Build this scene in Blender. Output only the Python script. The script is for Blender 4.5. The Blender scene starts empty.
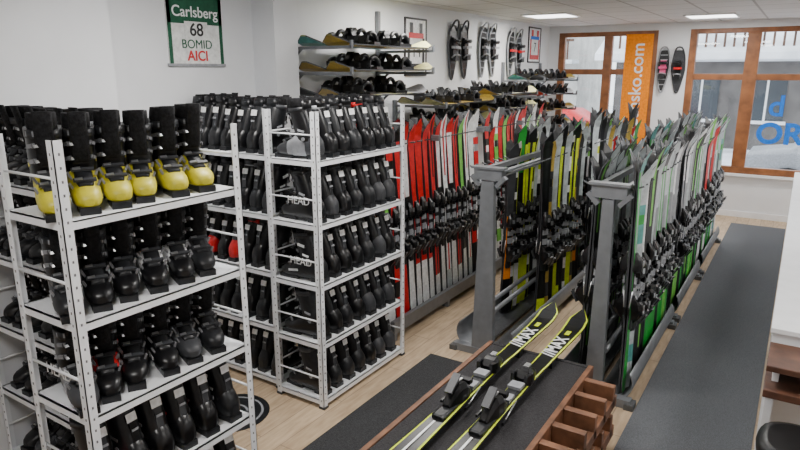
import bpy, math, random
from mathutils import Vector, Matrix, Euler
random.seed(11)
R=random.random
pi=math.pi
COL=bpy.context.scene.collection

# ------------------------------------------------------------------ materials
MATS={}
def mat(name,col,rough=0.5,metal=0.0,noise=0.08,scale=30.0,bump=0.0,emit=0.0,coat=0.0,spec=0.5):
    if name in MATS: return MATS[name]
    m=bpy.data.materials.new(name); m.use_nodes=True; nt=m.node_tree
    b=nt.nodes['Principled BSDF']; b.inputs['Roughness'].default_value=rough; b.inputs['Metallic'].default_value=metal
    b.inputs['Specular IOR Level'].default_value=spec
    if coat: b.inputs['Coat Weight'].default_value=coat
    tc=nt.nodes.new('ShaderNodeTexCoord'); n=nt.nodes.new('ShaderNodeTexNoise'); n.inputs['Scale'].default_value=scale; n.inputs['Detail'].default_value=3
    nt.links.new(tc.outputs['Object'],n.inputs['Vector'])
    cr=nt.nodes.new('ShaderNodeValToRGB'); c=col
    lo=[max(0,x*(1-noise*2)) for x in c]; hi=[min(1,x*(1+noise*2)) for x in c]
    cr.color_ramp.elements[0].position=.3; cr.color_ramp.elements[1].position=.7
    cr.color_ramp.elements[0].color=(*lo,1); cr.color_ramp.elements[1].color=(*hi,1)
    nt.links.new(n.outputs['Fac'],cr.inputs['Fac']); nt.links.new(cr.outputs['Color'],b.inputs['Base Color'])
    if bump:
        bp=nt.nodes.new('ShaderNodeBump'); bp.inputs['Strength'].default_value=bump; bp.inputs['Distance'].default_value=.01
        nt.links.new(n.outputs['Fac'],bp.inputs['Height']); nt.links.new(bp.outputs['Normal'],b.inputs['Normal'])
    if emit:
        b.inputs['Emission Color'].default_value=(*c,1); b.inputs['Emission Strength'].default_value=emit
    MATS[name]=m; return m

def mat_brick(name,c1,c2,cm,bw,bh,mortar,rough=.5,swap=False,offset=.5,noise=None):
    m=bpy.data.materials.new(name); m.use_nodes=True; nt=m.node_tree; b=nt.nodes['Principled BSDF']; b.inputs['Roughness'].default_value=rough
    tc=nt.nodes.new('ShaderNodeTexCoord'); mp=nt.nodes.new('ShaderNodeMapping')
    if swap: mp.inputs['Rotation'].default_value=(0,0,pi/2)
    nt.links.new(tc.outputs['Object'],mp.inputs['Vector'])
    br=nt.nodes.new('ShaderNodeTexBrick'); br.offset=offset
    br.inputs['Color1'].default_value=(*c1,1); br.inputs['Color2'].default_value=(*c2,1); br.inputs['Mortar'].default_value=(*cm,1)
    br.inputs['Scale'].default_value=1; br.inputs['Brick Width'].default_value=bw; br.inputs['Row Height'].default_value=bh
    br.inputs['Mortar Size'].default_value=mortar; br.inputs['Mortar Smooth'].default_value=.1
    nt.links.new(mp.outputs['Vector'],br.inputs['Vector'])
    last=br.outputs['Color']
    if noise:
        n=nt.nodes.new('ShaderNodeTexNoise'); n.inputs['Scale'].default_value=6; n.inputs['Detail'].default_value=6
        m2=nt.nodes.new('ShaderNodeMapping'); m2.inputs['Scale'].default_value=noise
        nt.links.new(tc.outputs['Object'],m2.inputs['Vector']); nt.links.new(m2.outputs['Vector'],n.inputs['Vector'])
        cr=nt.nodes.new('ShaderNodeValToRGB'); cr.color_ramp.elements[0].position=.3; cr.color_ramp.elements[1].position=.7
        cr.color_ramp.elements[0].color=(.70,.66,.62,1); cr.color_ramp.elements[1].color=(1,1,1,1)
        nt.links.new(n.outputs['Fac'],cr.inputs['Fac'])
        mx=nt.nodes.new('ShaderNodeMix'); mx.data_type='RGBA'; mx.blend_type='MULTIPLY'; mx.inputs[0].default_value=1
        nt.links.new(last,mx.inputs[6]); nt.links.new(cr.outputs['Color'],mx.inputs[7]); last=mx.outputs[2]
    nt.links.new(last,b.inputs['Base Color'])
    MATS[name]=m; return m

WALL=mat('wall_paint',(.77,.785,.81),.8,noise=.015,scale=3)
WHITE=mat('white_paint',(.84,.85,.87),.4,noise=.02,scale=8)
RACKW=mat('rack_white_metal',(.88,.90,.93),.32,noise=.02,scale=10)
HOLE=mat('slot_dark',(.16,.16,.17),.8)
GREY=mat('rack_grey_metal',(.19,.20,.215),.42,.35,noise=.05,scale=12)
GREYD=mat('rack_dark_metal',(.10,.105,.11),.45,.4)
METAL=mat('steel',(.62,.63,.65),.3,.85)
BLK=mat('black_plastic',(.005,.005,.006),.30,noise=.3,scale=60,spec=.45)
BLK2=mat('charcoal_plastic',(.013,.014,.016),.38,noise=.2,scale=40,spec=.4)
DGR=mat('dark_grey_plastic',(.045,.047,.052),.42,spec=.4)
MGR=mat('mid_grey',(.28,.29,.31),.4)
BUCK=mat('boot_buckle_grey',(.22,.225,.24),.35,.4)
LINER=mat('boot_liner',(.010,.010,.011),.9,noise=.3,scale=80,bump=.3,spec=.2)
YEL=mat('boot_yellow',(.52,.46,.025),.42)
NEON=mat('neon_yellow',(.62,.76,.02),.35)
RED=mat('red',(.62,.012,.015),.35)
WHT=mat('white_plastic',(.82,.83,.84),.35)
SILV=mat('silver_white',(.50,.55,.57),.28,coat=.3)
TEAL=mat('teal',(.10,.36,.34),.3)
GRN=mat('green',(.02,.36,.04),.32)
LGRN=mat('light_green',(.18,.55,.08),.32)
BLU=mat('blue',(.0,.16,.70),.5)
ORG=mat('orange',(.95,.26,.005),.6,spec=.2)
GOLD=mat('gold_board',(.46,.32,.06),.35)
CREAM=mat('cream_board',(.52,.50,.24),.4)
PINK=mat('pink',(.65,.06,.2),.4)
LABEL=mat('paper_label',(.9,.9,.88),.6)
WOODR=mat('bench_wood',(.17,.075,.037),.5,noise=.25,scale=9,bump=.2)
WOODL=mat('ledge_wood',(.10,.042,.024),.45,noise=.25,scale=9)
WFR=mat('window_frame_wood',(.25,.095,.035),.4,noise=.15,scale=7)
CARP=mat('carpet_grey',(.112,.119,.13),.95,noise=.25,scale=220,bump=.5)
CARPD=mat('mat_dark',(.028,.029,.031),.95,noise=.35,scale=180,bump=.5)
BENCHT=mat('bench_rubber',(.022,.021,.023),.9,noise=.3,scale=150,bump=.4)
DKGREEN=mat('jersey_green',(.01,.09,.045),.8)
CLOTH=mat('jersey_white',(.75,.76,.75),.85)
LEATH=mat('black_leather',(.010,.010,.011),.4)
FLOOR=mat_brick('floor_laminate',(.60,.46,.31),(.51,.385,.255),(.31,.23,.16),1.2,.16,.003,.5,swap=True,noise=(6,1,1))
CEIL=mat_brick('ceiling_tiles',(.70,.705,.72),(.67,.675,.69),(.42,.42,.43),.6,.6,.014,.85,offset=0)
SNOW=mat('snow_ground',(.78,.80,.84),.9,noise=.1,scale=1.2)
LIGHT=mat('light_panel',(1,1,1),.5,emit=5,noise=0)

# ------------------------------------------------------------------ mesh builder
class MB:
    def __init__(s): s.v=[];s.f=[];s.m=[];s.sm=[];s.mats=[]
    def mi(s,m):
        if m not in s.mats: s.mats.append(m)
        return s.mats.index(m)
    def face(s,idx,m,sm=False): s.f.append(idx); s.m.append(s.mi(m)); s.sm.append(sm)
    def box(s,c,d,m,rot=None):
        b=len(s.v); hx,hy,hz=d[0]/2,d[1]/2,d[2]/2
        for x,y,z in((-1,-1,-1),(1,-1,-1),(1,1,-1),(-1,1,-1),(-1,-1,1),(1,-1,1),(1,1,1),(-1,1,1)):
            p=Vector((x*hx,y*hy,z*hz))
            if rot is not None: p.rotate(Euler(rot))
            s.v.append((c[0]+p.x,c[1]+p.y,c[2]+p.z))
        for q in((0,3,2,1),(4,5,6,7),(0,1,5,4),(1,2,6,5),(2,3,7,6),(3,0,4,7)): s.face([b+i for i in q],m)
    def bb(s,x0,x1,y0,y1,z0,z1,m): s.box(((x0+x1)/2,(y0+y1)/2,(z0+z1)/2),(x1-x0,y1-y0,z1-z0),m)
    def loft(s,rings,m,caps=True,sm=True,closed=True):
        b=len(s.v); n=len(rings[0])
        for r in rings: s.v.extend([tuple(p) for p in r])
        for i in range(len(rings)-1):
            mm=m(i) if callable(m) else m
            for j in range(n if closed else n-1):
                k=(j+1)%n
                s.face([b+i*n+j,b+i*n+k,b+(i+1)*n+k,b+(i+1)*n+j],mm,sm)
        if caps:
            m0=m(0) if callable(m) else m; m1=m(len(rings)-2) if callable(m) else m
            s.face([b+j for j in range(n)][::-1],m0); s.face([b+(len(rings)-1)*n+j for j in range(n)],m1)
    def rod(s,p,q,r,m,n=8,r2=None):
        p=Vector(p);q=Vector(q);d=(q-p).normalized(); a=d.orthogonal().normalized(); c=d.cross(a); r2=r if r2 is None else r2
        s.loft([[p+(a*math.cos(2*pi*i/n)+c*math.sin(2*pi*i/n))*r for i in range(n)],[q+(a*math.cos(2*pi*i/n)+c*math.sin(2*pi*i/n))*r2 for i in range(n)]],m)
    def tube(s,pts,r,m,n=6,closed=False):
        pts=[Vector(p) for p in pts]; rings=[]
        N=len(pts)
        for i,p in enumerate(pts):
            if closed: d=(pts[(i+1)%N]-pts[i-1]).normalized()
            else: d=(pts[min(i+1,N-1)]-pts[max(i-1,0)]).normalized()
            u=Vector((0,0,1)) if abs(d.z)<.9 else Vector((1,0,0))
            if closed: u=Vector((1,0,0))
            a=d.cross(u).normalized(); c=d.cross(a)
            rings.append([p+(a*math.cos(2*pi*j/n)+c*math.sin(2*pi*j/n))*r for j in range(n)])
        if closed: rings.append(rings[0])
        s.loft(rings,m,caps=not closed)
    def mesh(s,name):
        me=bpy.data.meshes.new(name); me.from_pydata(s.v,[],s.f)
        for m in s.mats: me.materials.append(m)
        me.polygons.foreach_set('material_index',s.m); me.polygons.foreach_set('use_smooth',s.sm); me.update(); return me
    def obj(s,name,loc=(0,0,0),rot=(0,0,0),parent=None,bevel=0):
        o=bpy.data.objects.new(name,s.mesh(name)); COL.objects.link(o); o.location=loc; o.rotation_euler=rot
        if parent: o.parent=parent
        if bevel:
            bv=o.modifiers.new('bev','BEVEL'); bv.width=bevel; bv.segments=2; bv.limit_method='ANGLE'
        return o
def empty(name,loc=(0,0,0)):
    o=bpy.data.objects.new(name,None); COL.objects.link(o); o.location=loc; o.empty_display_size=.1; return o
def inst(name,me,parent,loc,rot=(0,0,0),sc=1):
    o=bpy.data.objects.new(name,me); COL.objects.link(o); o.parent=parent; o.location=loc; o.rotation_euler=rot
    o.scale=(sc,sc,sc) if not isinstance(sc,tuple) else sc
    return o
def text(body,size,loc,rot,m,parent,name='lettering',ext=.001,align='CENTER',bold=0):
    t=bpy.data.curves.new(name,'FONT'); t.body=body; t.size=size; t.extrude=ext; t.align_x=align; t.align_y='CENTER'; t.materials.append(m); t.offset=bold
    o=bpy.data.objects.new(name,t); COL.objects.link(o); o.location=loc; o.rotation_euler=rot; o.parent=parent; return o
def sup(n,rx,ry,e=.7,cx=0,cy=0):
    out=[]
    for i in range(n):
        a=2*pi*i/n; c=math.cos(a); s=math.sin(a)
        out.append((cx+rx*math.copysign(abs(c)**e,c),cy+ry*math.copysign(abs(s)**e,s)))
    return out

# ------------------------------------------------------------------ room
H=2.91; FY=10.67
b=MB(); b.bb(-4.1,2.7,-2.2,10.9,-.1,0,FLOOR); b.obj('floor')
b=MB(); b.bb(-4.1,2.7,-2.2,10.9,H,H+.1,CEIL); b.obj('ceiling')
b=MB(); b.bb(-4.02,-3.82,-2.2,10.9,0,H,WALL); b.bb(-3.82,-3.65,-2,2.39,0,H,WALL); b.bb(-3.82,-3.58,3.75,4.02,0,H,WALL); b.obj('wall_left')
b=MB(); b.bb(2.5,2.7,-2.2,10.9,0,H,WALL); b.obj('wall_right')
b=MB(); b.bb(-4.02,2.7,-2.2,-2,0,H,WALL); b.obj('wall_front')
W1=(-3.64,-2.06,.75,2.80); W2=(-1.60,1.1,.67,2.80)
b=MB()
b.bb(-3.82,2.5,FY,FY+.2,0,W2[2],WALL); b.bb(-3.82,2.5,FY,FY+.2,2.80,H,WALL)
b.bb(-3.82,W1[0],FY,FY+.2,W2[2],2.80,WALL); b.bb(W1[1],W2[0],FY,FY+.2,W2[2],2.80,WALL); b.bb(W2[1],2.5,FY,FY+.2,W2[2],2.80,WALL)
b.bb(W1[0],W1[1],FY,FY+.2,W2[2],W1[2],WALL); b.obj('wall_back')
b=MB(); b.bb(-2.0,2.5,FY-.015,FY,0,.09,WHITE); b.obj('baseboard_back')
b=MB(); b.bb(-3.82,-3.805,4.02,FY-.02,0,.09,WHITE); b.obj('baseboard_left')

def glass():
    m=bpy.data.materials.new('window_glass'); m.use_nodes=True; nt=m.node_tree; nt.nodes.clear()
    o=nt.nodes.new('ShaderNodeOutputMaterial'); t=nt.nodes.new('ShaderNodeBsdfTransparent'); g=nt.nodes.new('ShaderNodeBsdfGlossy'); mx=nt.nodes.new('ShaderNodeMixShader')
    n=nt.nodes.new('ShaderNodeTexNoise'); n.inputs['Scale'].default_value=1.5; mr=nt.nodes.new('ShaderNodeMapRange'); mr.inputs[3].default_value=.03; mr.inputs[4].default_value=.06
    nt.links.new(n.outputs['Fac'],mr.inputs[0]); nt.links.new(mr.outputs[0],mx.inputs[0])
    g.inputs['Roughness'].default_value=.02; t.inputs['Color'].default_value=(.95,.97,.98,1)
    nt.links.new(t.outputs[0],mx.inputs[1]); nt.links.new(g.outputs[0],mx.inputs[2]); nt.links.new(mx.outputs[0],o.inputs[0]); return m
GLASS=glass()
def window(name,w,mulls,trans,fw=.1):
    x0,x1,z0,z1=w; e=empty(name,(x0,FY,z0)); b=MB()
    X1,Z1=x1-x0,z1-z0; a,c=-.01,.09
    b.bb(0,fw,a,c,0,Z1,WFR); b.bb(X1-fw,X1,a,c,0,Z1,WFR); b.bb(fw,X1-fw,a,c,0,fw,WFR); b.bb(fw,X1-fw,a,c,Z1-fw*.7,Z1,WFR)
    for mx,mw in mulls:
        b.bb(mx-x0-mw/2,mx-x0+mw/2,a,c,fw,Z1-fw*.7,WFR)
    b.bb(fw,X1-fw,a+.01,c-.01,trans-z0-.045,trans-z0+.045,WFR)
    b.obj('frame',parent=e,bevel=.006)
    g=MB(); g.bb(fw*.8,X1-fw*.8,.04,.046,fw*.8,Z1-fw*.6,GLASS); g.obj('pane',parent=e)
    s=MB(); s.bb(-.06,X1+.06,-.07,.0-.0101,-.035,.0,WHITE); s.obj('sill',parent=e)
    return e
w1=window('window_1',W1,[(-2.82,.13)],2.17)
w2=window('window_2',W2,[(-.74,.18),(.35,.16)],2.10)
e=empty('window_banner',(-2.33,FY-.03,1.75)); b=MB(); b.box((0,0,0),(.42,.004,2.0),ORG); b.obj('sheet',parent=e)
text('skibansko.com',.27,(-.0,-.006,.07),(pi/2,-pi/2,0),WHT,e,'lettering',.001,bold=.003)
e=empty('window_lettering',(.0,FY-.02,1.3))
text('d',.42,(-.34,0,.38),(pi/2,0,0),BLU,e,'lettering',bold=.006); text('OR',.42,(-.26,0,-.02),(pi/2,0,0),BLU,e,'lettering',bold=.012)

for i,(lx,ly) in enumerate([(-1.2,9.6),(-1.2,6.3),(-1.2,3.0),(-3.0,5.4),(-3.0,8.4),(-2.4,2.4),(-1.2,.3),(1.2,3.0),(1.2,6.3),(1.2,9.3)]):
    b=MB(); b.bb(-.29,.29,-.29,.29,-.012,-.002,LIGHT)
    for s in(-1,1): b.box((s*.3,0,-.01),(.02,.62,.018),WHT); b.box((0,s*.3,-.01),(.58,.02,.018),WHT)
    b.obj('ceiling_light_panel',(lx,ly,H))
    l=bpy.data.lights.new('panel_light','AREA'); l.shape='SQUARE'; l.size=.55; l.energy=34; l.color=(1,.97,.93)
    o=bpy.data.objects.new('panel_light',l); COL.objects.link(o); o.location=(lx,ly,H-.03)

# ------------------------------------------------------------------ exterior
b=MB(); b.bb(-30,25,10.95,45,-.3,-.2,SNOW); b.obj('street_ground')
STONE=mat('facade_plaster',(.55,.53,.50),.9,noise=.1,scale=2); DWOOD=mat('facade_wood',(.11,.06,.04),.8,noise=.2,scale=4); WINB=mat('facade_window',(.05,.06,.07),.15)
GRYS=mat('facade_grey',(.13,.12,.115),.9,noise=.15,scale=2)
def house(name,x0,x1,y,h,mainm):
    e=empty(name,((x0+x1)/2,y,-.2)); w=(x1-x0)/2; b=MB()
    b.bb(-w,w,0,5,0,h,mainm); n=int(2*w/1.8)
    for k in range(int(h/2.8)):
        z=.9+k*2.8
        for i in range(n):
            x=-w+.9+i*1.8
            b.bb(x-.5,x+.5,-.06,0,z,z+1.3,WINB); b.bb(x-.58,x+.58,-.1,-.02,z-.1,z,WHT); b.bb(x-.03,x+.03,-.08,0,z,z+1.3,WHT)
        b.bb(-w,w,-.9,0,z+1.75,z+1.9,SNOW)
        for i in range(int(2*w/.25)): b.bb(-w+i*.25,-w+i*.25+.06,-.88,-.84,z+1.9,z+2.6,DWOOD)
        b.bb(-w,w,-.92,-.8,z+2.6,z+2.7,DWOOD)
    b.loft([[(-w-.4,-1.2,h),(-w-.4,2.5,h+1.8),(-w-.4,6,h),(-w-.4,6,h-.2),(-w-.4,2.5,h+1.5),(-w-.4,-1.2,h-.2)],[(w+.4,-1.2,h),(w+.4,2.5,h+1.8),(w+.4,6,h),(w+.4,6,h-.2),(w+.4,2.5,h+1.5),(w+.4,-1.2,h-.2)]],SNOW,sm=False)
    b.obj('facade',parent=e); return e
house('street_house',-15.5,-8.0,26,5.8,STONE); house('street_house',-5.5,6,22,2.9,GRYS); house('street_house',7.5,15,28,5.6,STONE)
def car(x,y,m):
    e=empty('parked_car',(x,y,-.2)); b=MB(); rings=[]
    prof=[(-2.1,.35,.62,.7),(-2.0,.28,.85,.8),(-1.3,.25,.95,.84),(-.8,.25,1.35,.82),(-.2,.25,1.48,.8),(.8,.25,1.46,.8),(1.5,.25,1.05,.82),(1.95,.28,.9,.8),(2.1,.35,.6,.7)]
    for px,z0,z1,w in prof:
        zs=[z0,z0+.1,min(.9,z1-.03),z1,z1,min(.9,z1-.03),z0+.1,z0]; k=.75 if z1>1.2 else .95
        ws=[w*.9,w,w,w*k,-w*k,-w,-w,-w*.9]
        rings.append([(px,ws[i],zs[i]) for i in range(8)])
    b.loft(rings,m)
    for sx in(-1.3,1.3):
        for sy in(-.8,.8): b.rod((sx,sy-.1,.33),(sx,sy+.1,.33),.33,BLK,16)
    for s in(-1,1): b.loft([[(-.75,s*.835,.95),(1.3,s*.835,.95),(.75,s*.68,1.38),(-.45,s*.68,1.4)],[(-.75,s*.82,.95),(1.3,s*.82,.95),(.75,s*.66,1.38),(-.45,s*.66,1.4)]],WINB,sm=False)
    b.obj('body',parent=e)
car(-5.6,15.6,RED); car(1.2,14.2,MGR)

# ------------------------------------------------------------------ boots
def boot_mesh(name,shell,cuff,accent,toe,label=True,strap=None,heel=None,low=None,logo=None):
    b=MB(); n=16; heel=heel or shell; low=low or cuff
    sec=[(-.137,.03,.08,.02),(-.13,.016,.115,.036),(-.10,.012,.150,.045),(-.05,.012,.175,.049),(0,.012,.165,.050),(.04,.012,.135,.050),(.08,.014,.108,.051),(.12,.016,.093,.050),(.150,.018,.082,.044),(.170,.022,.068,.032),(.180,.03,.055,.016)]
    rings=[]
    for x,z0,z1,w in sec:
        rings.append([(x,p[0],p[1]) for p in sup(n,w,(z1-z0)/2,.75,0,(z0+z1)/2)])
    b.loft(rings,lambda i: toe if i>=6 else (accent if 3<=i<=5 else heel))
    b.bb(-.14,-.05,-.034,.034,0,.028,BLK2); b.bb(.05,.188,-.034,.034,0,.026,BLK2); b.bb(-.05,.05,-.026,.026,.008,.02,BLK2)
    cf=[(.09,-.045,.062,.048),(.12,-.038,.068,.052),(.17,-.026,.068,.054),(.22,-.010,.066,.055),(.265,.005,.064,.055),(.295,.014,.061,.054)]
    rings=[[(p[0],p[1],z+p[0]*-.12) for p in sup(n,rx,ry,.82,cx,0)] for z,cx,rx,ry in cf]
    b.loft(rings,lambda i: low if i<2 else cuff)
    b.box((-.083,0,.19),(.02,.03,.11),DGR if cuff is BLK else BLK,(0,.2,0))
    b.loft([[(p[0],p[1],.29) for p in sup(n,.03,.045,.8,-.026,0)],[(p[0],p[1],.335) for p in sup(n,.020,.038,.8,-.028,0)]],cuff)
    b.loft([[(p[0],p[1],z) for p in sup(n,rx,ry,.9,cx,0)] for z,cx,rx,ry in((.27,0,.054,.047),(.32,.014,.054,.047),(.345,.018,.052,.046),(.345,.018,.038,.034),(.30,.012,.034,.03))],LINER)
    b.loft([[(p[0]+x,p[1],z) for p in sup(8,.010,.030,.9)] for x,z in((.052,.17),(.070,.25),(.082,.30),(.094,.352))],LINER)
    b.loft([[(p[0],p[1],z-p[0]*.1) for p in sup(n,.066,.058,.82,.012,0)] for z in(.268,.296)],strap or BLK2)
    b.box((.058,-.040,.278),(.035,.005,.018),BUCK,(0,0,.7))
    # central instep overlap (dark)
    b.loft([[(x,p[0],z+p[1]) for p in sup(8,w_,.008,.9)] for x,z,w_ in((.02,.152,.026),(.05,.13,.030),(.09,.104,.030),(.12,.092,.024))],BLK2)
    for z,cx,tilt in((.238,.066,.3),(.185,.052,.35)):
        b.box((cx-.008,0,z),(.010,.082,.016),BLK2,(0,-tilt,0))
        b.box((cx-.014,-.040,z),(.040,.008,.014),BUCK,(0,-tilt*.5,.6)); b.box((cx+.004,-.022,z),(.007,.024,.010),METAL,(0,-tilt,.4))
        b.box((cx-.014,.041,z),(.030,.008,.012),BUCK,(0,-tilt,-.6))
    for x,z in((.052,.144),(.100,.112)):
        b.box((x,0,z),(.016,.076,.008),DGR,(0,.4,0)); b.box((x,-.044,z-.022),(.016,.008,.034),BUCK,(.45,.0,0)); b.box((x,-.02,z+.004),(.012,.026,.006),METAL,(.1,.4,0)); b.box((x,.044,z-.014),(.014,.008,.02),BUCK,(-.4,0,0))
    fl=logo or (accent if accent not in(BLK,BLK2) else MGR)
    for s in(-1,1):
        b.box((-.03,s*.0535,.165),(.045,.004,.012),fl,(0,-.2,0)); b.rod((-.045,s*.053,.118),(-.045,s*.057,.118),.012,MGR,10)
        if logo: b.box((.07,s*.0505,.062),(.07,.004,.014),logo,(0,.12,0)); b.box((.0,s*.0555,.225),(.05,.004,.016),logo,(0,-.2,0))
    if label:
        b.box((-.081,0,.25),(.003,.046,.036),LABEL,(0,.25,0)); b.box((-.099,0,.2),(.002,.03,.010),MGR,(0,.2,0))
    return b.mesh(name)
B_yel=[boot_mesh('b_yel',YEL,BLK,YEL,YEL),boot_mesh('b_yel2',YEL,BLK2,YEL,YEL,heel=YEL,logo=DGR)]
B_blk=[boot_mesh('b_blk',BLK,BLK,BLK,BLK),boot_mesh('b_blk2',BLK2,BLK,BLK2,BLK,logo=WHT),boot_mesh('b_blk3',BLK,BLK2,BLK,BLK2,strap=DGR)]
B_red=[boot_mesh('b_red',BLK,BLK,BLK,BLK,strap=RED,logo=RED),boot_mesh('b_red2',BLK2,BLK,RED,BLK),boot_mesh('b_red3',BLK2,BLK,BLK,BLK,heel=RED)]
B_wht=[boot_mesh('b_wht',BLK,BLK,WHT,BLK,logo=WHT),boot_mesh('b_gry',DGR,BLK2,DGR,BLK2,logo=WHT),boot_mesh('b_wst',BLK,BLK,BLK,BLK,strap=MGR),boot_mesh('b_gr2',DGR,BLK,MGR,DGR)]
def pick(lst): return lst[int(R()*len(lst))%len(lst)]

def boot_rack(x0,x1,y0,y1,holes=True,levels=(.06,.46,.86,1.26,1.66),ends='y',top=1.96):
    cx,cy=(x0+x1)/2,(y0+y1)/2; w,d=(x1-x0)/2,(y1-y0)/2; b=MB(); t=.038
    for sx in(-1,1):
        for sy in(-1,1):
            px,py=sx*w,sy*d
            b.bb(min(px,px-sx*t),max(px,px-sx*t),min(py,py-sy*.004),max(py,py-sy*.004),0,top,RACKW)
            b.bb(min(px,px-sx*.004),max(px,px-sx*.004),min(py,py-sy*t),max(py,py-sy*t),0,top,RACKW)
            b.box((px-sx*.018,py-sy*.018,.008),(.045,.045,.016),DGR)
            if holes:
                z=.06
                while z<top-.02:
                    b.box((px-sx*t*.55,py+sy*.0005,z),(.006,.002,.010),HOLE); b.box((px+sx*.0005,py-sy*t*.55,z),(.002,.006,.010),HOLE); z+=.05
    for z in levels:
        b.bb(-w+.004,w-.004,-d+.004,d-.004,z-.004,z,RACKW)
        for s in(-1,1):
            b.bb(-w+.004,w-.004,s*d-(.014 if s>0 else -.004),s*d-(.004 if s>0 else -.014),z-.032,z,RACKW)
            b.bb(s*w-(.014 if s>0 else -.004),s*w-(.004 if s>0 else -.014),-d+.004,d-.004,z-.032,z,RACKW)
        for k in(.16,):
            for s in(-1,1):
                if ends=='y': b.rod((-w+.01,s*(d-.01),z+k),(w-.01,s*(d-.01),z+k),.006,RACKW,6)
                else: b.rod((s*(w-.01),-d+.01,z+k),(s*(w-.01),d-.01,z+k),.006,RACKW,6)
    return b.obj('boot_rack',(cx,cy,0))
def boots(x0,x1,y0,y1,rows,ax,n,sc=1.06,jit=.1,yaw=0,label=()):
    e=empty('ski_boots',((x0+x1)/2,(y0+y1)/2,0)); cx,cy=e.location.x,e.location.y
    for z,d,var in rows:
        for i in range(n):
            t=(i+.5)/n; ang={'+x':0,'-x':pi,'+y':pi/2,'-y':-pi/2}[d]; dv=Vector((math.cos(ang),math.sin(ang)))
            if ax=='y': px=cx; py=y0+.03+(y1-y0-.06)*t
            else: px=x0+.03+(x1-x0-.06)*t; py=cy
            px-=dv.x*.024; py-=dv.y*.024
            inst('boot',pick(var),e,(px-cx,py-cy,z),(0,0,ang+(yaw if d=='+x' else 0)+(R()-.5)*2*jit),sc*(.96+R()*.06))
            if i==0 and round(z,2) in label:
                text('HEAD',.07,(px-cx+.01,py-cy-.068*sc,z+.14),(pi/2,0,0),WHT,e,'logo',.0008)
    return e
L=(.06,.46,.86,1.26,1.66)
mix=B_blk*3+B_wht[1:]+B_red[:1]
boot_rack(-2.62,-2.2,1.17,2.03)
boots(-2.62,-2.2,1.17,2.03,[(L[4],'+x',B_yel),(L[3],'+x',B_blk+B_wht),(L[2],'+x',B_blk*2+B_red[:2]+B_wht[1:]),(L[1],'-x',B_blk*2+B_red),(L[0],'-x',B_blk)],'y',6,1.1,.12,-.45,label=(.86,))
boot_rack(-2.85,-2.43,2.85,3.85)
boots(-2.85,-2.43,2.85,3.85,[(z,'-x',mix) for z in L],'y',7,1.09,.08,label=(.86,1.26))
boot_rack(-3.79,-2.87,2.9,3.32,ends='x')
boots(-3.79,-2.87,2.9,3.32,[(L[4],'+y',B_blk),(L[3],'+y',B_blk+B_wht[1:]),(L[2],'+y',B_blk*2+B_red*2),(L[1],'+y',B_blk),(L[0],'+y',B_blk)],'x',7,1.07,.08)
boot_rack(-3.63,-2.67,1.45,1.87,ends='x')
boots(-3.63,-2.67,1.45,1.87,[(z,'-y',B_blk*3+B_wht[1:]) for z in L],'x',7,1.06,.08)

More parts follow.
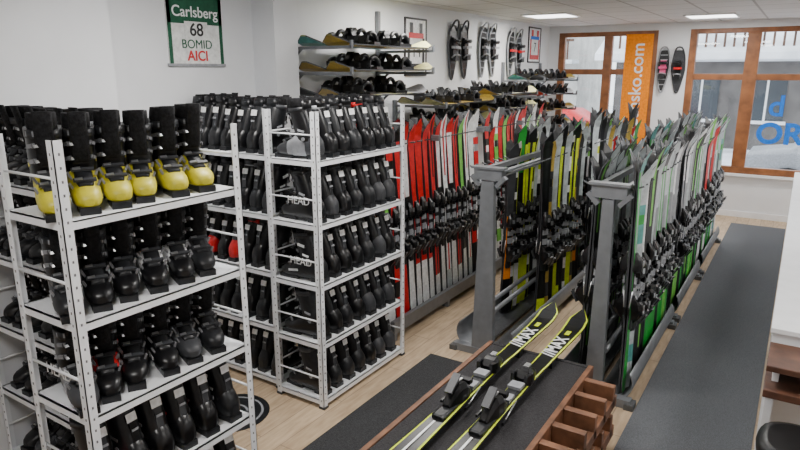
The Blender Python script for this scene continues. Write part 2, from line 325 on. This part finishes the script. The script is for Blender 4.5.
# ------------------------------------------------------------------ skis
def ski_into(b,Ln,pal,pattern,side=1,off=0.0,bind=True,w=1.0,curve=.06,bm=None,zt=.55,zh=.37,bs=1.0):
    bm=bm or BLK; base,edge=BLK2,DGR; S=24; rows=[]
    for i in range(S+1):
        s=i/S
        wd=.036+.020*((2*(s-.46))**2)
        if s>.93: wd*=math.sqrt(max(0.02,1-((s-.93)/.07)**2))
        if s<.03: wd*=.75+.25*s/.03
        wd*=w
        y=.004*math.sin(pi*min(1,s/.9))
        if s>.88: y+=curve*((s-.88)/.12)**2
        th=.012 if s<.9 else .012-.006*(s-.9)/.1
        if .3<s<.62: th+=.005
        z=s*Ln
        y0=side*(off+y); y1=side*(off+y+th)
        rows.append([(-wd,y0,z),(wd,y0,z),(wd,y1-side*.002,z),(wd*.82,y1,z),(wd*.3,y1,z),(-wd*.3,y1,z),(-wd*.82,y1,z),(-wd,y1-side*.002,z)])
    for i in range(S):
        s=(i+.5)/S; c=len(b.v)
        b.v.extend(rows[i]); b.v.extend(rows[i+1]); n=8
        for j in range(n):
            k=(j+1)%n
            if j==0: m=base
            elif j in(1,7): m=edge
            else: m=pal[pattern(s,{2:0,3:1,4:2,5:1,6:0}[j])]
            q=[c+j,c+k,c+n+k,c+n+j]
            if side<0: q=q[::-1]
            b.face(q,m)
    c=len(b.v); b.v.extend(rows[0]); b.v.extend(rows[-1]); b.face([c+i for i in range(8)],base); b.face([c+8+i for i in range(8)],base)
    if bind:
        y=lambda v: side*(off+.014+v*bs)
        zt*=Ln; zh*=Ln; B=lambda x,yy,z,z0,d,m,r=None: b.box((x*bs,y(yy),z0+z*bs),(d[0]*bs,d[1]*bs,d[2]*bs),m,r)
        def Lf(secs,z0,m):
            b.loft([[(-w_*bs,y(.0),z0+dz*bs),(w_*bs,y(.0),z0+dz*bs),(w_*.95*bs,y(h_*.7),z0+dz*bs),(w_*.6*bs,y(h_),z0+dz*bs),(-w_*.6*bs,y(h_),z0+dz*bs),(-w_*.95*bs,y(h_*.7),z0+dz*bs)] for dz,w_,h_ in secs],m,sm=False)
        Lf([(-.15,.022,.012),(-.14,.028,.014),(.34*Ln*.5/bs,.028,.014),(.36*Ln*.5/bs,.02,.012)],zh,BLK2)
        Lf([(-.055,.030,.030),(-.035,.036,.052),(.0,.034,.056),(.035,.028,.044),(.075,.016,.018)],zt,bm)
        for sx in(-1,1): B(sx*.032,.038,-.058,zt,(.014,.030,.036),bm,(0,sx*.25,0))
        B(0,.020,-.10,zt,(.052,.012,.05),MGR); B(0,.058,.012,zt,(.022,.006,.035),METAL)
        Lf([(.075,.024,.022),(.055,.030,.048),(.03,.032,.072),(-.01,.030,.080),(-.045,.024,.060),(-.085,.016,.024)],zh,bm)
        B(0,.056,.068,zh,(.052,.018,.026),bm); B(0,.088,-.035,zh,(.030,.010,.085),DGR,(-side*.55,0,0)); B(0,.083,.012,zh,(.018,.006,.03),METAL)
        B(0,.018,.115,zh,(.05,.012,.05),MGR)
        for sx in(-1,1):
            b.rod((sx*.040*bs,y(.012),zh+.12*bs),(sx*.050*bs,y(.0),zh-.0),.004,METAL,5); b.box((sx*.051*bs,y(-.004),zh-.015),(.012,.014,.05),bm)
def P1(s,j): return 0 if s<.3 else (1 if s<.62 else (0 if j else 2)) if s<.9 else 2
def P2(s,j): return 1 if j==0 else (0 if (s*7)%1<.6 else 2)
def P3(s,j): return 0 if s>.6 else (2 if s<.22 else 1)
def P4(s,j): return (2 if j==2 and (s<.3 or s>.66) else 0) if s>.12 else 1
def P5(s,j): return (0 if j else 1) if s>.75 else (1 if s>.25 else 2)
def P6(s,j): return 0 if s>.9 else (1 if j==2 else 2) if s>.3 else 2
def P7(s,j): return 1 if (.66<s<.74 or .8<s<.84 or .12<s<.2) else (2 if (.74<=s<=.8 and j) else 0)
def pair(name,Ln,pal,pat,bm=None):
    b=MB(); ski_into(b,Ln,pal,pat,1,.002,bm=bm,w=.95); ski_into(b,Ln,pal,pat,-1,.002,bm=bm,w=.95); return b.mesh(name)
S_wall=[pair('p1',1.68,(RED,WHT,BLK),P1),pair('p2',1.72,(WHT,RED,BLK),P3),pair('p3',1.66,(RED,BLK,WHT),P7),pair('p4',1.7,(WHT,RED,MGR),P7),pair('p5',1.64,(LGRN,BLK,WHT),P3),pair('p6',1.7,(WHT,BLK,RED),P1),pair('p7',1.7,(RED,WHT,BLK),P4),pair('p8',1.7,(WHT,SILV,RED),P4),pair('p9',1.7,(WHT,LGRN,BLK),P7),pair('p10',1.68,(RED,RED,WHT),P5)]
S_mid=[pair('q1',1.68,(BLK,NEON,BLK2),P4),pair('q2',1.62,(BLK2,NEON,WHT),P2),pair('q3',1.7,(BLK,WHT,NEON),P7),pair('q4',1.6,(DGR,ORG,BLK),P3),pair('q5',1.72,(GRN,BLK,WHT),P5),pair('q6',1.66,(SILV,BLK2,BLK),P3),pair('q7',1.66,(BLK,BLK2,NEON),P6),pair('q8',1.6,(GOLD,DGR,BLK),P7)]
S_right=[pair('r1',1.62,(SILV,DGR,GRN),P5),pair('r2',1.58,(SILV,MGR,GRN),P5),pair('r3',1.64,(MGR,BLK2,GRN),P3),pair('r4',1.6,(WHT,MGR,LGRN),P5),pair('r5',1.56,(SILV,BLK2,BLK),P3),pair('r6',1.62,(TEAL,SILV,GRN),P6),pair('r7',1.58,(BLK2,SILV,GRN),P6),pair('r8',1.62,(SILV,WHT,BLK2),P6),pair('r9',1.6,(BLK,BLK2,LGRN),P4),pair('r10',1.6,(SILV,TEAL,GRN),P7)]
S_far=[pair('s1',1.6,(GRN,BLK,WHT),P3),pair('s2',1.6,(LGRN,WHT,BLK),P5),pair('s3',1.5,(RED,BLK,WHT),P3),pair('s4',1.6,(SILV,BLK,GRN),P5)]

def ski_rack(cx,y0,y1,hw=.25,top=1.5,pb=.06,pt=.035):
    Ld=y1-y0; b=MB()
    for yy in(.03,Ld-.03):
        b.box((0,yy,.03),(hw*2,.07,.06),GREY)
        for s in(-1,1):
            b.box((s*hw*.98,yy,.02),(.06,.1,.04),GREYD)
        b.loft([[(-pb,yy-.025,.06),(pb,yy-.025,.06),(pb,yy+.025,.06),(-pb,yy+.025,.06)],[(-pt,yy-.025,top-.1),(pt,yy-.025,top-.1),(pt,yy+.025,top-.1),(-pt,yy+.025,top-.1)]],GREY,sm=False)
        b.box((0,yy,top-.05),(.22,.055,.08),GREY); b.box((0,yy,top+.0),(.26,.08,.016),GREY)
        for s in(-1,1): b.box((s*.1,yy,top-.10),(.10,.05,.03),GREY,(0,-s*.8,0))
    for s in(-1,1):
        b.bb(min(s*.07,s*.11),max(s*.07,s*.11),.05,Ld-.05,top-.06,top-.02,GREY)
        k=.1
        while k<Ld-.08:
            b.rod((s*.11,k,top-.04),(s*.19,k,top-.01),.006,GREYD,6); k+=.105
        arc=[]; r=.13
        for i in range(11):
            a=-pi/2+(pi*.70)*i/10
            arc.append((s*(hw-r+r*math.cos(a)),.15+r*math.sin(a)))
        out=[(x,z) for x,z in arc]; inn=[(x-s*.006,z) for x,z in arc[::-1]]
        ring0=[(x,.05,z) for x,z in out+inn]; ring1=[(x,Ld-.05,z) for x,z in out+inn]
        b.loft([ring0,ring1],GREY)
        b.bb(min(s*.02,s*(hw-.1)),max(s*.02,s*(hw-.1)),.05,Ld-.05,.02,.04,GREYD)
        b.rod((s*.05,.05,.36),(s*.05,Ld-.05,.36),.02,GREY,10)
    return b.obj('ski_rack',(cx,y0,0))
def skis_on(cx,y0,y1,sides,meshes,step=.1,base=.165,topx=.155,z0=.045,top=1.5,yaw=pi/2,skip=0,jy=.3,start=.12,startl=None):
    e=empty('stored_skis',(cx,y0,0)); 
    for s in sides:
        y=start if (s>0 or startl is None) else startl
        while y<y1-y0-.1:
            if R()>skip:
                lean=math.atan2((topx-base),top)*s*1.0
                a=yaw+(R()-.5)*jy
                o=inst('ski_pair',pick(meshes),e,(s*base,y+(R()-.5)*.02,z0+R()*.02),(0,0,0),(1,1,.96+R()*.08))
                o.rotation_euler=(Matrix.Rotation(lean+(R()-.5)*.015,4,'Y')@Matrix.Rotation((R()-.5)*.03,4,'X')@Matrix.Rotation(a,4,'Z')).to_euler()
            y+=step
    return e
for y0,y1 in((3.95,5.6),(5.72,7.15),(7.27,8.9)):
    ski_rack(-.97,y0,y1); skis_on(-.97,y0,y1,(-1,1),S_right if y0<7 else S_right+S_far,step=.085,yaw=pi/2-.25,jy=.5,startl=.30 if y0<5 else None)
ski_rack(-1.9,4.15,6.1,pb=.09,pt=.05); skis_on(-1.9,4.85,6.1,(-1,1),S_mid,step=.095,yaw=pi/2-.5)
ski_rack(-1.9,6.25,8.3); skis_on(-1.9,6.25,8.3,(-1,1),S_mid+S_far+S_right[:2],step=.105,yaw=pi/2-.3)

def side_rack(x,y0,y1):
    Ld=y1-y0; b=MB(); w=.24
    for yy in(.02,Ld/2,Ld-.02):
        b.box((0,yy,.03),(w*2,.04,.06),GREY); b.box((-.16,yy,.9),(.05,.04,1.74),GREY); b.box((-.03,yy,1.60),(.28,.04,.05),GREY)
    b.bb(-w,w,0,Ld,.06,.075,GREY); b.bb(.2,.24,0,Ld,.075,.17,GREY); b.bb(-.10,-.07,0,Ld,1.55,1.6,GREY); b.bb(-.1,-.07,0,Ld,.8,.84,GREY)
    k=.06
    while k<Ld: b.rod((-.07,k,1.575),(.09,k,1.60),.006,GREYD,6); k+=.125
    return b.obj('single_sided_ski_rack',(x,y0,0))
for y0,y1 in((4.0,5.9),(6.0,7.9)):
    side_rack(-2.86,y0,y1)
    e=empty('stored_skis',(-2.86,y0,0)); y=.12
    while y<y1-y0-.05:
        o=inst('ski_pair',pick(S_wall if y0<5 else S_wall+S_far),e,(.13,y,.08+R()*.02),(0,-.065,0),(1.05,1,.97+R()*.05))
        o.rotation_euler=(Matrix.Rotation(-.075,4,'Y')@Matrix.Rotation(-pi/2+(R()-.5)*.3,4,'Z')).to_euler(); y+=.115

# ------------------------------------------------------------------ snowboards
def board_mesh(name,top,bot,acc,Ln=1.5):
    b=MB(); S=20; rows=[]
    for i in range(S+1):
        s=i/S; u=abs(2*s-1); wd=.125+.025*u**2
        if u>.82: wd*=math.sqrt(max(.03,1-((u-.82)/.18)**2))
        z=.0+.07*max(0,(u-.78)/.22)**2; x=(s-.5)*Ln
        rows.append([(x,-wd,z),(x,wd,z),(x,wd,z+.012),(x,0,z+.013),(x,-wd,z+.012)])
    for i in range(S):
        c=len(b.v); b.v.extend(rows[i]); b.v.extend(rows[i+1])
        for j in range(5):
            k=(j+1)%5; m=bot if j==0 else (DGR if j in(1,4) else (acc if (i<4 or i>15 or i in(9,10)) else top))
            b.face([c+j,c+k,c+5+k,c+5+j],m)
    for sx,t in((-.26,.25),(.26,-.25)):
        b.box((sx,0,.024),(.15,.24,.024),BLK,(0,0,t)); b.rod((sx,0,.012),(sx,0,.05),.06,DGR,12)
        rings=[]
        for z,w,yy in((.04,.055,.09),(.08,.065,.12),(.12,.06,.14),(.165,.035,.155)):
            rings.append([(sx-w,yy-.04,z),(sx,yy,z),(sx+w,yy-.04,z),(sx+w,yy-.03,z),(sx,yy+.012,z),(sx-w,yy-.03,z)])
        b.loft(rings,BLK)
        for yy,r in((.03,.11),(-.07,.085)):
            b.tube([(sx+.08*math.cos(a),yy,.03+r*math.sin(a)) for a in [pi*k/8 for k in range(9)]],.020,BLK2,6)
        for s in(-1,1): b.box((sx+s*.075,.02,.055),(.016,.22,.07),BLK)
    return b.mesh(name)
BO=[board_mesh('o1',MGR,GOLD,CREAM),board_mesh('o2',GOLD,CREAM,GOLD),board_mesh('o3',CREAM,GOLD,MGR),board_mesh('o4',MGR,RED,WHT),board_mesh('o5',DGR,TEAL,CREAM),board_mesh('o6',BLK,BLK2,GOLD)]
def board_rack(y0,y1,zs,depth,x0=-3.82,top=None,nb=2,posts=True,sc=1):
    Ld=y1-y0; b=MB()
    for yy in (.06,Ld-.06):
        zt=(top or max(zs)+.25); b.bb(.005,.045,yy-.02,yy+.02,min(zs)-.15 if posts!='floor' else 0,zt,GREY)
        for z in zs:
            b.box((.045+depth/2,yy,z-.02),(depth,.025,.025),GREY); b.box((.045+depth,yy,z+.005),(.02,.025,.06),GREY)
            b.box((.10,yy,z-.07),(.14,.015,.02),GREY,(0,-.7,0))
    r=b.obj('snowboard_rack',(x0,y0,0))
    e=empty('stored_snowboards',(x0,y0,0))
    for z in zs:
        for k in range(nb):
            inst('snowboard',pick(BO),e,(.21+.3*k,Ld/2+(R()-.5)*.15,z+.0),((R()-.5)*.08,0,(pi/2 if R()<.5 else -pi/2)+(R()-.5)*.05),sc)
    return e
board_rack(4.10,5.55,(1.98,2.19,2.40),.64,top=2.78)
board_rack(8.65,10.3,(1.36,1.6,1.84,2.06),.62)
board_rack(5.75,7.1,(1.62,1.84),.62,posts='floor',top=1.88,nb=2); board_rack(7.2,8.5,(1.50,1.70,1.90),.62,posts='floor',top=1.94)

# ------------------------------------------------------------------ wall items
def framed(name,y0,y1,z0,z1,x,fn):
    w,h=(y1-y0),(z1-z0); e=empty(name,(x,(y0+y1)/2,(z0+z1)/2)); b=MB()
    fn(b,w,h,e); b.obj('cloth',parent=e); return e
RX=(pi/2,0,pi/2)
def jersey(b,w,h,e):
    b.box((.006,0,0),(.012,w,h),CLOTH)
    b.box((.0135,0,h*.23),(.003,w,h*.54),DKGREEN); b.box((.0135,-w*.47,0),(.003,w*.06,h),DKGREEN); b.box((.0135,w*.47,0),(.003,w*.06,h),DKGREEN)
    b.box((.0155,0,-.07),(.003,w*.42,.125),CLOTH)
    text('Carlsberg',.105,(.017,0,.055),RX,WHT,e,bold=.001); text('68',.125,(.019,0,-.068),RX,BLK,e,bold=.002); text('BOMID',.088,(.016,0,-.168),RX,DKGREEN,e); text('AICI',.10,(.016,0,-.250),RX,RED,e,bold=.002)
    b.box((.008,0,h/2),(.016,w+.03,.02),MGR); b.box((.008,0,-h/2),(.016,w+.03,.02),MGR)
framed('team_jersey_banner',2.93,3.42,2.235,2.86,-3.818,jersey)
def bib(c1,c2,num):
    def f(b,w,h,e):
        b.box((.004,0,0),(.008,w*1.06,h*1.05),WHT); 
        for s in(-1,1): b.box((.008,s*w*.53,0),(.016,.02,h*1.08),BLK); b.box((.008,0,s*h*.53),(.016,w*1.08,.02),BLK)
        pts=[(-.42,-.46),(.42,-.46),(.42,.2),(.34,.3),(.32,.46),(.16,.46),(.08,.34),(-.08,.34),(-.16,.46),(-.32,.46),(-.34,.3),(-.42,.2)]
        b.loft([[(0.008,p[0]*w,p[1]*h) for p in pts],[(.014,p[0]*w,p[1]*h) for p in pts]],CLOTH,sm=False)
        b.box((.0155,0,-h*.38),(.003,w*.82,h*.14),c1); b.box((.0155,0,h*.22),(.003,w*.74,h*.1),c2); b.box((.0155,-w*.37,-.1*h),(.003,w*.1,h*.55),c1); b.box((.0155,w*.37,-.1*h),(.003,w*.1,h*.55),c1)
        for s in(-1,1): b.box((.0155,s*w*.24,h*.36),(.003,w*.15,h*.19),c1)
        text(num,.2,(.018,0,-h*.08),RX,BLK,e)
    return f
framed('framed_race_bib',6.05,6.48,2.16,2.74,-3.818,bib(BLK,RED,'14')); framed('framed_race_bib',9.72,10.2,2.34,2.84,-3.818,bib(RED,BLU,'7'))

def snowshoe_mesh(name,fr,deck,bind,acc=None):
    acc=acc or fr
    b=MB(); n=28; pts=[]
    for i in range(n):
        a=2*pi*i/n; z=.34*math.sin(a); k=1.0 if z>0 else 1-.55*(-z/.34)
        pts.append((.03+(.05*(z-.2)/.14 if z>.2 else 0),.088*math.copysign(abs(math.cos(a))**.7,math.cos(a))*k,z))
    b.tube(pts,.012,fr,6,closed=True)
    prof=[(-.31,.035),(-.2,.055),(-.1,.07),(0,.078),(.1,.084),(.2,.086),(.29,.06)]
    b.loft([[(.026,-w,z),(.026,w,z),(.034,w,z),(.034,-w,z)] for z,w in prof],deck,sm=False)
    for z in(.22,.15,-.14,-.22): b.box((.037,0,z),(.008,.10,.014),fr)
    b.box((.05,0,.02),(.035,.08,.24),bind); b.box((.08,0,.10),(.06,.1,.045),BLK2); b.box((.08,0,.03),(.06,.11,.03),acc); b.box((.075,0,-.09),(.06,.08,.06),BLK2)
    b.tube([(.05,-.05,.10),(.11,-.05,.10),(.13,0,.11),(.11,.05,.10),(.05,.05,.10)],.012,BLK,6)
    b.tube([(.05,-.045,-.09),(.10,-.05,-.06),(.12,0,-.05),(.10,.05,-.06),(.05,.045,-.09)],.010,MGR,6)
    b.rod((0.002,0,.3),(.06,0,.3),.006,METAL,6)
    return b.mesh(name)
SH=[snowshoe_mesh('h1',DGR,BLK,BLK,MGR),snowshoe_mesh('h2',MGR,BLK2,BLK),snowshoe_mesh('h3',MGR,BLK2,BLK,RED)]; SHP=[snowshoe_mesh('h4',MGR,BLK2,PINK,PINK),snowshoe_mesh('h5',DGR,DGR,BLK,RED)]
for yc,k in((7.27,0),(8.14,1),(9.1,2)):
    e=empty('snowshoes',(-3.82,yc,2.44))
    for s in(-1,1): inst('snowshoe',SH[k],e,(0.002,s*.155,(R()-.5)*.06),(s*.06,0,0),(1,1.25,1.05))
e=empty('snowshoes',(-1.83,FY,2.2))
for s in(-1,1): inst('snowshoe',SHP[s>0],e,(s*.11,-.002,.0),(0,s*.06,-pi/2),1.02)

# ------------------------------------------------------------------ floor coverings
b=MB(); b.bb(-.69,.0,-1.5,10.15,0,.008,CARP); b.obj('carpet_runner')
b=MB(); b.bb(-2.25,-1.585,.4,3.96,0,.008,CARPD); b.obj('floor_mat')
e=empty('round_floor_sign',(-2.92,2.5,0)); b=MB()
def disc(r,z0,z1,m): b.loft([[(r*math.cos(2*pi*i/40),r*math.sin(2*pi*i/40),z) for i in range(40)] for z in(z0,z1)],m,sm=False)
disc(.24,0,.003,BLK2); disc(.20,.003,.0035,MGR); disc(.185,.0035,.004,BLK2); disc(.1,.004,.0045,MGR); disc(.085,.0045,.005,BLK2); b.obj('disc',parent=e)

# ------------------------------------------------------------------ bench with slots
b=MB(); x0,x1,y0,y1,zt=-1.56,-.9,1.3,3.53,.45
b.bb(x0+.03,x1-.0,y0,y1-.03,zt-.03,zt,BENCHT)
b.bb(x0,x0+.03,y0,y1,zt-.12,zt+.008,WOODR); b.bb(x0+.03,x1,y1-.03,y1,zt-.12,zt+.004,BENCHT); b.bb(x1,x1+.03,y0,y1,zt-.12,zt+.008,WOODR)
b.bb(x0+.02,x1,y0,y1-.05,.09,.12,WOODR)
for yy in(y0+.05,(y0+y1)/2,y1-.08):
    for xx in(x0+.04,x1-.03): b.box((xx,yy,zt/2-.02),(.06,.06,zt-.04),WOODR)
y=y0
while y<y1-.02:
    b.bb(x1+.03,-.70,y,y+.045,zt-.14,zt+.0,WOODR); b.bb(x1+.03,-.70,y,y+.045,.12,.26,WOODR); y+=.185
b.bb(-.735,-.70,y0,y1-.1,zt-.15,zt-.085,WOODR); b.bb(-.735,-.70,y0,y1-.1,.1,.17,WOODR); b.bb(x1+.03,-.735,y0,y1-.1,.1,.12,WOODR)
for yy in(y0+.02,y1-.16): b.box((-.75,yy,.15),(.05,.05,.3),WOODR)
b.obj('wooden_bench',bevel=.003)
def PB(s,j): return (2 if j==0 else 0) if s<.9 else (2 if j==0 else 1)
for xx,yy in((-1.34,1.93),(-1.12,1.9)):
    e=empty('slalom_ski',(xx,yy,zt+.045)); s=MB(); ski_into(s,2.22,(BLK,BLK2,NEON),PB,1,0,True,1.25,.07,zt=.52,zh=.32,bs=1.4)
    o=s.obj('ski',parent=e); o.rotation_euler=(Matrix.Rotation(pi,4,'Z')@Matrix.Rotation(pi/2,4,'X')).to_euler()
    text('//MAX',.115,(0,1.66,.0175),(0,0,pi/2),WHT,e,'lettering',.001,bold=.002)
    q=MB(); q.box((0,.3,.0175),(.012,.35,.002),WHT); q.box((0,1.90,.018),(.03,.07,.002),NEON); q.obj('decal',parent=e)
    t=MB(); 
    for k in(1.5,.1): t.box((0,k,-.022),(.09,.06,.044),BLK2)
    t.obj('rest_block',parent=e)

# ------------------------------------------------------------------ counter at right
b=MB(); b.bb(.015,.42,3.66,9.8,0,.84,WHITE); b.bb(.005,.43,3.65,9.81,.84,.87,WHITE); b.obj('low_partition',bevel=.004)
e=empty('wooden_counter',(.01,3.3,0)); b=MB()
b.bb(0,1.0,.0,.33,.77,.80,WOODL); b.bb(0.0,1.0,-.02,.33,.64,.68,WOODL); b.bb(.01,.99,.27,.33,0,.77,WHITE); b.bb(.01,.05,.0,.27,0,.64,WHITE); b.bb(.93,.97,.0,.27,0,.64,WHITE)
b.bb(.03,.06,.1,.27,.68,.77,WHITE); b.obj('body',parent=e,bevel=.004)
e=empty('padded_stool',(.205,3.08,0)); b=MB()
rings=[[(p[0],p[1],z) for p in sup(24,r,r,.75)] for z,r in((.46,.15),(.47,.185),(.52,.195),(.55,.185),(.56,.15))]; b.loft(rings,LEATH)
for a in range(4):
    q=a*pi/2+pi/4; b.rod((.12*math.cos(q),.12*math.sin(q),.47),(.19*math.cos(q),.19*math.sin(q),0),.014,GREYD,8)
b.tube([(.16*math.cos(2*pi*i/20),.16*math.sin(2*pi*i/20),.2) for i in range(21)],.01,GREYD); b.obj('stool',parent=e)

# ------------------------------------------------------------------ light + camera
w=bpy.data.worlds.new('sky'); bpy.context.scene.world=w; w.use_nodes=True; nt=w.node_tree; bg=nt.nodes['Background']
sk=nt.nodes.new('ShaderNodeTexSky'); sk.sky_type='HOSEK_WILKIE'; sk.turbidity=8; sk.sun_direction=(-.3,-.4,.8)
mx=nt.nodes.new('ShaderNodeMix'); mx.data_type='RGBA'; mx.inputs[0].default_value=.75; mx.inputs[7].default_value=(.92,.96,1,1)
nt.links.new(sk.outputs[0],mx.inputs[6]); nt.links.new(mx.outputs[2],bg.inputs['Color']); bg.inputs['Strength'].default_value=4.6
cam=bpy.data.cameras.new('camera'); cam.sensor_width=36; cam.lens=620/800*36; cam.clip_start=.05
o=bpy.data.objects.new('camera',cam); COL.objects.link(o); o.location=(0,0,2.2)
o.rotation_euler=(math.radians(90)-math.atan(155/620),0,math.radians(32.7)); bpy.context.scene.camera=o
